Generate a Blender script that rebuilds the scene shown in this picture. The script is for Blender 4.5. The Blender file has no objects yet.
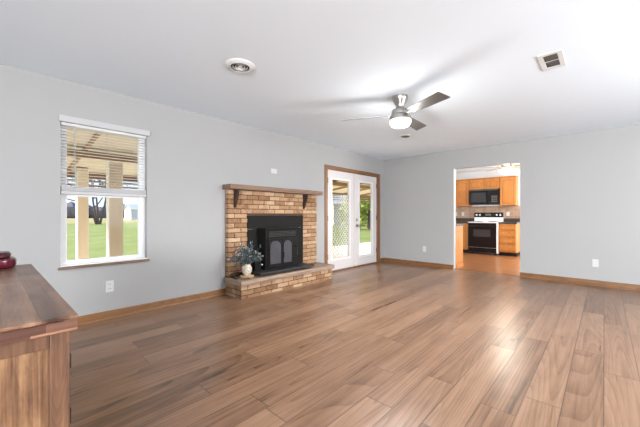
import bpy, bmesh, math, random
from mathutils import Vector, Matrix
PI = math.pi
R = math.radians
col = bpy.context.scene.collection
sc = bpy.context.scene
random.seed(7)

# ------------------------------------------------------------------ camera
cam_d = bpy.data.cameras.new('camera')
cam = bpy.data.objects.new('camera', cam_d)
col.objects.link(cam)
cam.location = (0, 0, 1.1083)
cam.rotation_euler = (R(90), 0, 0.7455)
cam_d.sensor_width = 36
cam_d.lens = 308.2 / 640 * 36
cam_d.shift_y = 1.65 / 640
cam_d.clip_start = 0.02
cam_d.clip_end = 900
sc.camera = cam

# ------------------------------------------------------------------ view
sc.view_settings.view_transform = 'Standard'
sc.view_settings.look = 'None'
sc.view_settings.exposure = 1.40
sc.view_settings.gamma = 1
sc.view_settings.use_curve_mapping = False

# ------------------------------------------------------------------ world
w = bpy.data.worlds.new('sky')
sc.world = w
w.use_nodes = True
nt = w.node_tree
for n in list(nt.nodes):
    nt.nodes.remove(n)
wo = nt.nodes.new('ShaderNodeOutputWorld')
wb = nt.nodes.new('ShaderNodeBackground')
tc = nt.nodes.new('ShaderNodeTexCoord')
sp = nt.nodes.new('ShaderNodeSeparateXYZ')
cr = nt.nodes.new('ShaderNodeValToRGB')
cr.color_ramp.elements[0].position = 0.0
cr.color_ramp.elements[0].color = (0.58, 0.72, 0.88, 1)
cr.color_ramp.elements[1].position = 0.6
cr.color_ramp.elements[1].color = (0.22, 0.45, 0.85, 1)
mp = nt.nodes.new('ShaderNodeMapping')
mp.inputs['Scale'].default_value = (2.2, 2.2, 9)
nz = nt.nodes.new('ShaderNodeTexNoise')
nz.inputs['Scale'].default_value = 1.6
nz.inputs['Detail'].default_value = 6
cr2 = nt.nodes.new('ShaderNodeValToRGB')
cr2.color_ramp.elements[0].position = 0.46
cr2.color_ramp.elements[1].position = 0.66
mx = nt.nodes.new('ShaderNodeMix')
mx.data_type = 'RGBA'
mx.inputs[7].default_value = (0.72, 0.78, 0.84, 1)
L = nt.links.new
L(tc.outputs['Generated'], sp.inputs[0]); L(sp.outputs['Z'], cr.inputs[0])
L(tc.outputs['Generated'], mp.inputs[0]); L(mp.outputs[0], nz.inputs['Vector'])
L(nz.outputs[0], cr2.inputs[0]); L(cr2.outputs[0], mx.inputs[0])
L(cr.outputs[0], mx.inputs[6]); L(mx.outputs[2], wb.inputs[0]); L(wb.outputs[0], wo.inputs[0])
wb.inputs[1].default_value = .66

def light(kind, name, loc, rot, energy, color=(1, 1, 1), sx=1, sy=1, **k):
    d = bpy.data.lights.new(name, kind)
    d.energy = energy
    d.color = color
    if kind == 'AREA':
        d.shape = 'RECTANGLE'; d.size = sx; d.size_y = sy
    for a, b in k.items():
        setattr(d, a, b)
    o = bpy.data.objects.new(name, d)
    o.location = loc; o.rotation_euler = rot
    col.objects.link(o)
    return o

# hazy sun from the far left of the house
light('SUN', 'sun', (0, 0, 30), (R(62), 0, R(-55)), 5.0, (1.0, 0.95, 0.86), angle=R(6))
# added fill lamp at an unseen window behind the camera
light('AREA', 'rear_fill', (1.9, -3.97, 1.45), (R(111), 0, R(3)), 300, (0.965, 0.985, 1.0), 2.6, 1.3)
# two added fill lamps along the right-hand wall, out of view
light('AREA', 'right_fill', (2.97, 1.3, 1.4), (0, R(112), 0), 4, (0.965, 0.985, 1.0), 1.3, 1.5)
light('AREA', 'right_fill', (2.97, 3.4, 1.4), (0, R(92), 0), 80, (0.965, 0.985, 1.0), 1.3, 1.8)
# added kitchen fill lamp by its right wall, out of view
light('AREA', 'kitchen_fill', (0.42, 8.6, 1.5), (0, R(90), 0), 75, (1.0, 0.97, 0.92), 1.4, 1.6)

# ------------------------------------------------------------------ materials
def srgb(r, g, b):
    f = lambda c: (c / 255 / 12.92) if c <= 10 else ((c / 255 + 0.055) / 1.055) ** 2.4
    return (f(r), f(g), f(b), 1)

class NT:
    """tiny node helper"""
    def __init__(s, m):
        s.t = m.node_tree; s.n = s.t.nodes; s.l = s.t.links
        s.b = s.n['Principled BSDF']
    def val(s, inp, v):
        if v is None: return
        if hasattr(v, 'links'): s.l.new(v, inp)
        else: inp.default_value = v
    def m(s, op, a, b=None, c=None, clamp=False):
        n = s.n.new('ShaderNodeMath'); n.operation = op; n.use_clamp = clamp
        for i, v in enumerate((a, b, c)): s.val(n.inputs[i], v)
        return n.outputs[0]
    def noise(s, vec, scale=5, detail=2, rough=.5, dist=0):
        n = s.n.new('ShaderNodeTexNoise')
        s.val(n.inputs['Vector'], vec); n.inputs['Scale'].default_value = scale
        n.inputs['Detail'].default_value = detail; n.inputs['Roughness'].default_value = rough
        n.inputs['Distortion'].default_value = dist
        return n.outputs[0]
    def white(s, vec):
        n = s.n.new('ShaderNodeTexWhiteNoise'); s.val(n.inputs['Vector'], vec)
        return n.outputs['Value']
    def comb(s, x, y, z=0.0):
        n = s.n.new('ShaderNodeCombineXYZ')
        s.val(n.inputs[0], x); s.val(n.inputs[1], y); s.val(n.inputs[2], z)
        return n.outputs[0]
    def sep(s, v):
        n = s.n.new('ShaderNodeSeparateXYZ'); s.val(n.inputs[0], v)
        return n.outputs
    def geo(s, out='Position'):
        return s.n.new('ShaderNodeNewGeometry').outputs[out]
    def coord(s, out='Object'):
        return s.n.new('ShaderNodeTexCoord').outputs[out]
    def ramp(s, fac, stops):
        n = s.n.new('ShaderNodeValToRGB'); s.val(n.inputs[0], fac)
        e = n.color_ramp.elements
        while len(e) < len(stops): e.new(0.5)
        for i, (p, c) in enumerate(stops):
            e[i].position = p; e[i].color = c
        return n.outputs[0]
    def mix(s, f, a, b, mode='MIX'):
        n = s.n.new('ShaderNodeMix'); n.data_type = 'RGBA'; n.blend_type = mode
        s.val(n.inputs[0], f); s.val(n.inputs[6], a); s.val(n.inputs[7], b)
        return n.outputs[2]
    def bump(s, h, strength=.2, dist=.01):
        n = s.n.new('ShaderNodeBump'); s.val(n.inputs['Height'], h)
        n.inputs['Strength'].default_value = strength; n.inputs['Distance'].default_value = dist
        s.l.new(n.outputs[0], s.b.inputs['Normal'])
    def color(s, c): s.val(s.b.inputs['Base Color'], c)
    def set(s, **k):
        for a, v in k.items(): s.val(s.b.inputs[a.replace('_', ' ')], v)

def mat(name, c=(.8, .8, .8, 1), rough=.5, metal=0, spec=.5):
    m = bpy.data.materials.new(name); m.use_nodes = True
    t = NT(m)
    t.b.inputs['Base Color'].default_value = c
    t.b.inputs['Roughness'].default_value = rough
    t.b.inputs['Metallic'].default_value = metal
    t.b.inputs['Specular IOR Level'].default_value = spec
    return m, t

M = {}
def paint(key, c, rough=.6, amt=.03, scale=3, bs=60, bstr=.05, spec=.3):
    m, t = mat(key, c, rough, 0, spec)
    p = t.geo()
    n = t.noise(p, scale, 3)
    d = tuple(x * (1 - amt) for x in c[:3]) + (1,)
    t.color(t.mix(n, c, d))
    t.bump(t.noise(p, bs, 3), bstr, .004)
    M[key] = m
paint('wall_paint', srgb(154, 154, 154), .55)
paint('ceiling_paint', srgb(228, 239, 249), .8, .02, 2, 40, .1)
paint('kitchen_paint', srgb(222, 224, 226), .6)
paint('white_vinyl', srgb(224, 224, 227), .35, .01, 4, 30, .0)
paint('white_enamel', srgb(214, 212, 212), .3, .015, 4, 30, .0, .5)
paint('door_white', srgb(196, 191, 191), .4, .015, 4, 30, .02)
paint('plate_white', srgb(186, 186, 186), .4, .01, 9, 30, .0)
paint('blind_white', srgb(240, 240, 242), .5, .01, 9, 30, .0)
paint('blind_rail', srgb(172, 172, 174), .5, .01, 9, 30, .0)
paint('cord_grey', srgb(150, 160, 158), .5, .01, 9, 30, .0)
paint('black_iron', (.0075, .007, .0066, 1), .6, .0, 14, 120, .1, .18)
paint('black_gloss', (.005, .005, .006, 1), .22, .1, 6, 30, .0, .4)
paint('black_plain', (.01, .01, .01, 1), .6, .1, 6, 30, .0)
paint('dark_grille', srgb(96, 94, 86), .6, .3, 20, 50, .1)
paint('grey_grille', srgb(190, 190, 190), .6, .1, 20, 50, .1)
paint('duct_dark', srgb(24, 22, 20), .8)
paint('concrete', srgb(226, 220, 212), .85, .12, 1.2, 30, .2)
paint('barn_white', srgb(196, 196, 200), .7, .05, 1)
paint('barn_roof', srgb(186, 188, 194), .6, .1, 1)
paint('column_beige', srgb(240, 224, 200), .65, .05, 4)
paint('column_white', srgb(245, 243, 238), .55, .02, 4)
paint('roof_tan', srgb(236, 220, 190), .75, .12, 2.5)
paint('rafter_brown', srgb(178, 144, 100), .75, .25, 3)
paint('fascia_brown', srgb(140, 112, 82), .8, .25, 3)
paint('bark', srgb(122, 104, 96), .9, .35, 3, 20, .5)
paint('woods_far', srgb(132, 122, 124), .95, .3, .08)
paint('brass', srgb(190, 150, 80), .3, .1, 9); NT(M['brass']).set(Metallic=1.0)
paint('dark_hinge', srgb(110, 84, 50), .4, .1, 9); NT(M['dark_hinge']).set(Metallic=1.0)
paint('maroon_glaze', srgb(92, 18, 40), .18, .5, 25, 40, .15, .6)
paint('maroon_lid', srgb(70, 22, 32), .25, .4, 25, 40, .15, .6)
paint('riser_wood', srgb(190, 160, 120), .7, .25, 18)
paint('driftwood', srgb(74, 54, 40), .85, .5, 22, 60, .6)
paint('leaf_blue', srgb(84, 104, 112), .6, .5, 30)
paint('leaf_dark', srgb(40, 52, 58), .6, .5, 30)
paint('berry_white', srgb(205, 210, 212), .6, .2, 30)
paint('twig', srgb(70, 60, 50), .8)
paint('bulb_glass_off', srgb(235, 235, 230), .3)
paint('kitchen_counter', srgb(62, 56, 54), .3, .6, 45, 30, .0, .5)
paint('fan_wood', srgb(140, 124, 108), .45, .2, 12)
paint('stove_glass', srgb(70, 70, 75), .22, .3, 9, 10, .05, .5)
paint('dark_glass', (.03, .03, .034, 1), .1, .0, 9, 10, .0, .5)
paint('silver', srgb(205, 205, 208), .2, .05, 9); NT(M['silver']).set(Metallic=1.0)

def translucent_blind():
    m = M['blind_white']; t = m.node_tree
    o = t.nodes['Material Output']; p = t.nodes['Principled BSDF']
    x = t.nodes.new('ShaderNodeMixShader'); x.inputs[0].default_value = .45
    tr = t.nodes.new('ShaderNodeBsdfTranslucent'); tr.inputs[0].default_value = (.85, .85, .84, 1)
    t.links.new(p.outputs[0], x.inputs[1]); t.links.new(tr.outputs[0], x.inputs[2]); t.links.new(x.outputs[0], o.inputs[0])
translucent_blind()
paint('vent_white', srgb(212, 214, 215), .5, .01, 9)
paint('shelf_iron', srgb(46, 46, 48), .4, .2, 14, 120, .1, .5)
def nickel():
    m, t = mat('brushed_nickel', srgb(176, 170, 164), .32, 1)
    p = t.coord()
    s = t.sep(p)
    v = t.comb(t.m('MULTIPLY', s[0], 3), t.m('MULTIPLY', s[1], 60), t.m('MULTIPLY', s[2], 60))
    n = t.noise(v, 3, 3)
    t.color(t.mix(n, srgb(188, 184, 180), srgb(160, 156, 152)))
    t.bump(n, .05, .002)
    M['nickel'] = m
nickel()
def blade():
    m, t = mat('fan_blade_silver', srgb(150, 145, 140), .38, .6)
    s = t.sep(t.coord())
    n = t.noise(t.comb(t.m('MULTIPLY', s[0], 4), t.m('MULTIPLY', s[1], 70), s[2]), 1.5, 3)
    t.color(t.mix(n, srgb(138, 136, 134), srgb(104, 102, 100)))
    M['blade'] = m
blade()

def glass():
    m = bpy.data.materials.new('window_glass'); m.use_nodes = True
    t = m.node_tree
    for n in list(t.nodes): t.nodes.remove(n)
    o = t.nodes.new('ShaderNodeOutputMaterial'); a = t.nodes.new('ShaderNodeBsdfTransparent')
    g = t.nodes.new('ShaderNodeBsdfGlossy'); g.inputs['Roughness'].default_value = .02
    lw = t.nodes.new('ShaderNodeLayerWeight'); lw.inputs[0].default_value = .5
    pw = t.nodes.new('ShaderNodeMath'); pw.operation = 'POWER'; pw.inputs[1].default_value = 5
    f = t.nodes.new('ShaderNodeMath'); f.operation = 'MULTIPLY_ADD'; f.inputs[1].default_value = .4; f.inputs[2].default_value = .003
    t.links.new(lw.outputs['Facing'], pw.inputs[0]); t.links.new(pw.outputs[0], f.inputs[0])
    x = t.nodes.new('ShaderNodeMixShader')
    t.links.new(f.outputs[0], x.inputs[0]); t.links.new(a.outputs[0], x.inputs[1]); t.links.new(g.outputs[0], x.inputs[2])
    t.links.new(x.outputs[0], o.inputs[0])
    M['glass'] = m
glass()

def emit(key, c, strength):
    m, t = mat(key, c, .4)
    t.set(Emission_Color=c, Emission_Strength=strength)
    M[key] = m
emit('lamp_glass', (1.0, .98, .95, 1), .35)
emit('kitchen_lamp_glass', (1.0, .96, .88, 1), 3)

def woodmat(key, stops, axis=0, plank=.12, length=1.0, rough=.45, gap=.0, fine=1.0, tone=.5, ring=.5, knots=0.0, gapcol=(.02, .012, .008, 1), across=1, bump=.12, offset=0.0, cath=7.0, spec=.4, fig=(.55, 4.2), blotch=0.0):
    """grain runs along `axis`; planks are stacked along `across`"""
    m, t = mat(key, (.5, .3, .2, 1), rough, 0, spec)
    s = t.sep(t.geo())
    along = s[axis]; ac = s[across]
    third = s[3 - axis - across]
    r = t.m('DIVIDE', t.m('ADD', ac, offset), plank)
    row = t.m('FLOOR', r)
    rr = t.white(t.comb(row, 3.7, 1.1))
    u = t.m('ADD', t.m('DIVIDE', along, length), t.m('MULTIPLY', rr, 7.0))
    cell = t.m('FLOOR', u)
    idr = t.white(t.comb(row, cell, 5.3))
    idr2 = t.white(t.comb(row, cell, 9.9))
    off = t.m('MULTIPLY', idr, 37.0)
    # broad figure (cathedral arches)
    v1 = t.comb(t.m('ADD', t.m('MULTIPLY', along, fig[0]), off), t.m('ADD', t.m('MULTIPLY', ac, fig[1]), off), t.m('MULTIPLY', third, 3.0))
    n1 = t.noise(v1, 1.35, 0, .4, .0)
    rings = t.m('FRACT', t.m('MULTIPLY', n1, cath * 2.2))
    rings = t.m('POWER', rings, 2.2)
    # medium streaks
    v2 = t.comb(t.m('ADD', t.m('MULTIPLY', along, .55), off), t.m('MULTIPLY', ac, 20.0), t.m('MULTIPLY', third, 20.0))
    n2 = t.noise(v2, 1.3, 4, .6)
    # fine fibres
    v3 = t.comb(t.m('ADD', t.m('MULTIPLY', along, 3.0), off), t.m('MULTIPLY', ac, 110.0), t.m('MULTIPLY', third, 110.0))
    n3 = t.noise(v3, 1.0, 3, .6)
    f = t.m('ADD', t.m('MULTIPLY', t.m('SUBTRACT', idr2, .5), tone), .5)
    f = t.m('ADD', f, t.m('MULTIPLY', t.m('SUBTRACT', n2, .5), 1.1 * fine))
    f = t.m('ADD', f, t.m('MULTIPLY', t.m('SUBTRACT', n3, .5), .5 * fine))
    f = t.m('SUBTRACT', f, t.m('MULTIPLY', t.m('MULTIPLY', rings, t.m('ADD', .25, n3)), ring), clamp=True)
    if blotch:
        bn = t.noise(t.comb(t.m('ADD', t.m('MULTIPLY', along, 4.0), off), t.m('MULTIPLY', ac, 9.0), t.m('MULTIPLY', third, 9.0)), 1.0, 4, .6)
        f = t.m('ADD', f, t.m('MULTIPLY', t.m('SUBTRACT', bn, .5), blotch), clamp=True)
    c = t.ramp(f, stops)
    if knots:
        vor = t.n.new('ShaderNodeTexVoronoi'); vor.inputs['Scale'].default_value = 1.0
        t.l.new(t.comb(t.m('ADD', t.m('MULTIPLY', along, 2.2), off), t.m('MULTIPLY', ac, 6.0), off), vor.inputs['Vector'])
        k = t.m('SUBTRACT', 1.0, t.m('DIVIDE', vor.outputs['Distance'], .16), clamp=True)
        k = t.m('MULTIPLY', k, t.m('GREATER_THAN', t.white(t.sep(vor.outputs['Position'])[0]), 1 - knots))
        k2 = t.m('MULTIPLY', t.m('POWER', k, 1.3), .9)
        c = t.mix(k2, c, stops[0][1])
        c = t.mix(t.m('POWER', k, 5.0), c, gapcol)
    h = n3
    if gap:
        fr = t.m('FRACT', r)
        d = t.m('MULTIPLY', t.m('MINIMUM', fr, t.m('SUBTRACT', 1.0, fr)), plank)
        fu = t.m('FRACT', u)
        d2 = t.m('MULTIPLY', t.m('MINIMUM', fu, t.m('SUBTRACT', 1.0, fu)), length)
        dd = t.m('MINIMUM', d, d2)
        g = t.m('SUBTRACT', 1.0, t.m('DIVIDE', dd, gap), clamp=True)
        c = t.mix(t.m('MULTIPLY', g, .85), c, gapcol)
        h = t.m('SUBTRACT', t.m('MULTIPLY', n3, .25), g)
    t.color(c)
    t.set(Roughness=t.m('ADD', rough - .05, t.m('MULTIPLY', n2, .12)))
    t.bump(h, bump, .003)
    M[key] = m

woodmat('floor_planks', [(0.0, srgb(58, 39, 28)), (.3, srgb(114, 84, 63)), (.55, srgb(137, 105, 82)), (1, srgb(161, 130, 105))],
        axis=1, across=0, plank=.178, length=1.35, rough=.29, gap=.0045, tone=.32, ring=.26, fine=.75, knots=.22, blotch=.35, fig=(.16, 3.0), cath=12, gapcol=(.05, .028, .018, 1), bump=.10, offset=.004, spec=.5)
woodmat('oak_trim_y', [(0, srgb(84, 54, 29)), (.5, srgb(122, 84, 50)), (1, srgb(148, 108, 68))], axis=1, across=0, plank=.5, length=3, rough=.4, ring=.25, tone=.2, fine=.6)
woodmat('oak_trim_x', [(0, srgb(84, 54, 29)), (.5, srgb(122, 84, 50)), (1, srgb(148, 108, 68))], axis=0, across=1, plank=.5, length=3, rough=.4, ring=.25, tone=.2, fine=.6)
woodmat('oak_trim_z', [(0, srgb(84, 54, 29)), (.5, srgb(122, 84, 50)), (1, srgb(148, 108, 68))], axis=2, across=1, plank=.5, length=3, rough=.4, ring=.25, tone=.2, fine=.6)
woodmat('honey_oak', [(0, srgb(132, 76, 30)), (.5, srgb(176, 114, 54)), (1, srgb(200, 142, 80))], axis=2, across=0, plank=.22, length=3, rough=.4, ring=.3, tone=.15, fine=.6)
woodmat('honey_oak_shade', [(0, srgb(98, 56, 24)), (.5, srgb(132, 82, 40)), (1, srgb(152, 100, 54))], axis=2, across=0, plank=.22, length=3, rough=.5, ring=.2, tone=.1, fine=.5)  # darker copy of the oak, shade of the grooves put into the colour
woodmat('mantel_wood', [(0, srgb(70, 50, 38)), (.5, srgb(122, 96, 78)), (1, srgb(156, 130, 108))], axis=1, across=0, plank=.3, length=4, rough=.55, ring=.3, tone=.1, fine=1.1)
woodmat('bracket_wood', [(0, srgb(30, 22, 18)), (.5, srgb(52, 38, 30)), (1, srgb(74, 56, 44))], axis=2, across=1, plank=.3, length=4, rough=.6, ring=.3, tone=.1, fine=1)
woodmat('hearth_top', [(0, srgb(100, 80, 68)), (.5, srgb(150, 128, 112)), (1, srgb(180, 160, 144))], axis=1, across=0, plank=.5, length=4, rough=.5, ring=.2, tone=.1, fine=1.0, knots=.0)
RS = [(0, srgb(48, 30, 22)), (.35, srgb(96, 66, 50)), (.6, srgb(124, 92, 73)), (1, srgb(154, 122, 99))]
woodmat('rustic_top', RS, axis=0, across=1, plank=.11, length=1.1, rough=.3, gap=.0012, tone=.4, ring=.12, knots=.5, fine=1.2, cath=9, blotch=1.2, bump=.2, spec=.5)
woodmat('rustic_edge', [(0, srgb(48, 28, 22)), (.35, srgb(84, 54, 43)), (.6, srgb(110, 76, 60)), (1, srgb(146, 106, 82))], axis=1, across=2, plank=.0238, length=.13, rough=.45, gap=.0008, tone=.7, ring=.1, bump=.2, offset=.0, fine=.8)
woodmat('rustic_side', [(0, srgb(34, 20, 13)), (.35, srgb(78, 52, 35)), (.6, srgb(108, 78, 54)), (1, srgb(150, 116, 82))], axis=2, across=1, plank=.14, length=.9, rough=.5, gap=.0, tone=.5, ring=.12, knots=.7, fine=1.3, bump=.3, cath=5, fig=(1.2, 9), blotch=1.6)
woodmat('rustic_stile', [(0, srgb(40, 25, 17)), (.35, srgb(80, 54, 39)), (.6, srgb(104, 74, 54)), (1, srgb(136, 102, 76))], axis=2, across=1, plank=.3, length=2, rough=.5, tone=.1, ring=.15, fig=(1.5, 12), blotch=.8, fine=1.2, bump=.25)

def brickmats():
    m, t = mat('brick_clay', (.5, .3, .2, 1), .85, 0, .2)
    r = t.geo('Random Per Island')
    p = t.geo()
    n = t.noise(p, 26, 5, .7)
    n2 = t.noise(p, 7, 2, .6)
    f = t.m('ADD', t.m('MULTIPLY', r, .62), t.m('ADD', t.m('MULTIPLY', t.m('SUBTRACT', n, .5), .8), .2), clamp=True)
    c = t.ramp(f, [(0, srgb(108, 76, 55)), (.3, srgb(142, 108, 80)), (.6, srgb(166, 134, 104)), (1, srgb(188, 163, 136))])
    c = t.mix(t.m('MULTIPLY', t.m('GREATER_THAN', n2, .62), .35), c, srgb(108, 72, 50))
    t.color(c); t.bump(n, .5, .006)
    M['brick'] = m
    m, t = mat('mortar', srgb(96, 78, 62), .95, 0, .1)
    n = t.noise(t.geo(), 60, 3)
    t.color(t.mix(n, srgb(92, 72, 58), srgb(62, 48, 38))); t.bump(n, .4, .004)
    M['mortar'] = m
brickmats()

def tilemat(key, c1, c2, grout, size, rough, axes=(0, 1), gw=.004, diag=False):
    m, t = mat(key, c1, rough, 0, .5)
    s = t.sep(t.geo()); a = s[axes[0]]; b = s[axes[1]]
    if diag:
        a, b = t.m('MULTIPLY', t.m('ADD', a, b), .7071), t.m('MULTIPLY', t.m('SUBTRACT', a, b), .7071)
    u = t.m('DIVIDE', a, size); v = t.m('DIVIDE', b, size)
    idr = t.white(t.comb(t.m('FLOOR', u), t.m('FLOOR', v), 2.2))
    n = t.noise(t.geo(), 9, 4, .6)
    f = t.m('ADD', t.m('MULTIPLY', idr, .5), t.m('MULTIPLY', n, .5), clamp=True)
    c = t.mix(f, c1, c2)
    def e(x):
        fr = t.m('FRACT', x); return t.m('MULTIPLY', t.m('MINIMUM', fr, t.m('SUBTRACT', 1.0, fr)), size)
    g = t.m('LESS_THAN', t.m('MINIMUM', e(u), e(v)), gw)
    t.color(t.mix(g, c, grout))
    M[key] = m
tilemat('kitchen_floor_tile', srgb(112, 70, 40), srgb(148, 98, 60), srgb(98, 64, 38), .24, .305, gw=.004)
tilemat('backsplash_tile', srgb(122, 94, 76), srgb(172, 146, 124), srgb(156, 140, 124), .10, .35, axes=(0, 2), gw=.003)

def grassmat():
    m, t = mat('lawn_grass', (.2, .4, .1, 1), .9, 0, .1)
    p = t.geo(); s = t.sep(p)
    n = t.noise(p, .35, 6, .65); n2 = t.noise(p, 6, 4, .7)
    f = t.m('ADD', t.m('MULTIPLY', n, .6), t.m('MULTIPLY', n2, .4))
    near = t.ramp(f, [(.3, srgb(100, 110, 58)), (.5, srgb(118, 127, 70)), (.7, srgb(142, 144, 90))])
    far = t.m('DIVIDE', t.m('SUBTRACT', t.m('MULTIPLY', s[0], -1.0), 62.0), 12.0, clamp=True)
    dry = t.ramp(n, [(.3, srgb(136, 126, 80)), (.7, srgb(156, 144, 100))])
    t.color(t.mix(far, near, dry))
    M['lawn'] = m
grassmat()
def leafmat(key, a, b):
    m, t = mat(key, a, .7, 0, .2)
    t.color(t.mix(t.geo('Random Per Island'), a, b)); M[key] = m
leafmat('leaves_spring', srgb(140, 152, 74), srgb(186, 190, 108))
leafmat('leaves_green', srgb(112, 140, 62), srgb(170, 186, 96))
leafmat('foliage_dusty', srgb(34, 44, 48), srgb(112, 122, 124))

def vasemat():
    m, t = mat('vase_ceramic', srgb(210, 204, 192), .5, 0, .4)
    n = t.noise(t.geo(), 60, 4, .7)
    t.color(t.ramp(n, [(.35, srgb(120, 104, 86)), (.5, srgb(196, 186, 170)), (.65, srgb(222, 218, 208))]))
    t.bump(n, .3, .003); M['vase'] = m
vasemat()

# ------------------------------------------------------------------ mesh helpers
def org(o):
    v = Vector((0, 0, 0))
    while o is not None:
        v += o.location; o = o.parent
    return v

class MB:
    def __init__(s): s.bm = bmesh.new()
    def box(s, x0, x1, y0, y1, z0, z1, bev=0):
        bm = s.bm
        vs = [bm.verts.new((x, y, z)) for x in (x0, x1) for y in (y0, y1) for z in (z0, z1)]
        fs = [(0, 1, 3, 2), (4, 6, 7, 5), (0, 4, 5, 1), (2, 3, 7, 6), (0, 2, 6, 4), (1, 5, 7, 3)]
        F = [bm.faces.new([vs[i] for i in f]) for f in fs]
        if bev:
            es = list({e for f in F for e in f.edges})
            bmesh.ops.bevel(bm, geom=es, offset=bev, segments=2, affect='EDGES', profile=.5)
        return s
    def lathe(s, prof, c=(0, 0, 0), seg=32, close=False, sq=None):
        """prof: (r,z) list, bottom to top or any order"""
        bm = s.bm; rings = []
        for r, z in prof:
            if r < 1e-6:
                rings.append([bm.verts.new((c[0], c[1], c[2] + z))])
            else:
                ring = []
                for i in range(seg):
                    a = 2 * PI * i / seg
                    x, y = math.cos(a), math.sin(a)
                    if sq:
                        k = (abs(x) ** sq + abs(y) ** sq) ** (-1 / sq); x *= k; y *= k
                    ring.append(bm.verts.new((c[0] + r * x, c[1] + r * y, c[2] + z)))
                rings.append(ring)
        for a, b in zip(rings, rings[1:]):
            if len(a) == 1 and len(b) == 1: continue
            if len(a) == 1:
                for i in range(seg): bm.faces.new((a[0], b[i], b[(i + 1) % seg]))
            elif len(b) == 1:
                for i in range(seg): bm.faces.new((a[i], b[0], a[(i + 1) % seg]))
            else:
                for i in range(seg): bm.faces.new((a[i], b[i], b[(i + 1) % seg], a[(i + 1) % seg]))
        return s
    def tube(s, pts, r, seg=8, r2=None):
        bm = s.bm; pts = [Vector(p) for p in pts]; rings = []
        n = len(pts)
        for i, p in enumerate(pts):
            d = (pts[min(i + 1, n - 1)] - pts[max(i - 1, 0)]).normalized()
            u = d.cross(Vector((0, 0, 1)))
            if u.length < 1e-3: u = d.cross(Vector((1, 0, 0)))
            u.normalize(); v = d.cross(u)
            rad = r if r2 is None else r + (r2 - r) * i / (n - 1)
            rings.append([bm.verts.new(p + (u * math.cos(2 * PI * k / seg) + v * math.sin(2 * PI * k / seg)) * rad) for k in range(seg)])
        for a, b in zip(rings, rings[1:]):
            for k in range(seg): bm.faces.new((a[k], a[(k + 1) % seg], b[(k + 1) % seg], b[k]))
        bm.faces.new(rings[0][::-1]); bm.faces.new(rings[-1])
        return s
    def prism(s, poly, axis, a0, a1, bev=0):
        """extrude 2D polygon along axis (0,1,2)"""
        def P(p, a):
            q = [p[0], p[1]]; q.insert(axis, a); return q
        bm = s.bm
        A = [bm.verts.new(P(p, a0)) for p in poly]; B = [bm.verts.new(P(p, a1)) for p in poly]
        F = [bm.faces.new(A), bm.faces.new(B)]
        n = len(poly)
        for i in range(n): F.append(bm.faces.new((A[i], A[(i + 1) % n], B[(i + 1) % n], B[i])))
        if bev:
            bmesh.ops.recalc_face_normals(bm, faces=F)
            es = list({e for f in F[:2] for e in f.edges})
            bmesh.ops.bevel(bm, geom=es, offset=bev, segments=2, affect='EDGES', profile=.5)
        return s
    def quad(s, c, u, v):
        c, u, v = Vector(c), Vector(u), Vector(v)
        s.bm.faces.new([s.bm.verts.new(c + a * u + b * v) for a, b in ((-1, 0), (0, -.5), (1, 0), (0, .5))])
        return s
    def sphere(s, c, r, sub=2, scale=(1, 1, 1)):
        m = Matrix.Translation(c) @ Matrix.Diagonal((*scale, 1))
        bmesh.ops.create_icosphere(s.bm, subdivisions=sub, radius=r, matrix=m)
        return s
    def build(s, name, m, parent=None, smooth=False, local=False):
        bm = s.bm
        bmesh.ops.recalc_face_normals(bm, faces=bm.faces)
        if parent is not None and not local:
            bmesh.ops.translate(bm, verts=bm.verts, vec=-org(parent))
        me = bpy.data.meshes.new(name); bm.to_mesh(me); bm.free()
        me.materials.append(M[m])
        if smooth:
            for p in me.polygons: p.use_smooth = True
            try: me.set_sharp_from_angle(angle=R(40))
            except Exception: pass
        o = bpy.data.objects.new(name, me); col.objects.link(o)
        if parent is not None: o.parent = parent
        return o

def tag(o, label, cat, group=None, kind=None):
    o['label'] = label; o['category'] = cat
    if group: o['group'] = group
    if kind: o['kind'] = kind
    return o
def struct(o, label=None, cat=None):
    o['kind'] = 'structure'
    if label: o['label'] = label
    if cat: o['category'] = cat
    return o
def empty(name, loc, rz=0):
    o = bpy.data.objects.new(name, None); o.location = loc; o.rotation_euler = (0, 0, rz)
    o.empty_display_size = .1; col.objects.link(o); return o
def bx(name, m, parent, *a, bev=0, smooth=False):
    return MB().box(*a, bev=bev).build(name, m, parent, smooth)

XL, YB, H = -3.903, 6.498, 2.44
T = .14
XR, YR = 3.00, -4.00
KY = 10.15

# ------------------------------------------------------------------ room shell
def wall_with_holes(name, axis, pos, thick, a0, a1, z0, z1, holes, m, label, cat='wall'):
    """axis: plane normal axis (0 or 1); pos..pos+thick; runs a0..a1; holes (h0,h1,zb,zt)"""
    b = MB()
    def put(s0, s1, zb, zt):
        if s1 - s0 < 1e-4 or zt - zb < 1e-4: return
        p0, p1 = sorted((pos, pos + thick))
        if axis == 0: b.box(p0, p1, s0, s1, zb, zt)
        else: b.box(s0, s1, p0, p1, zb, zt)
    c = a0
    for h0, h1, zb, zt in sorted(holes):
        put(c, h0, z0, z1); put(h0, h1, z0, zb); put(h0, h1, zt, z1); c = h1
    put(c, a1, z0, z1)
    return struct(b.build(name, m), label, cat)

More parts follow.
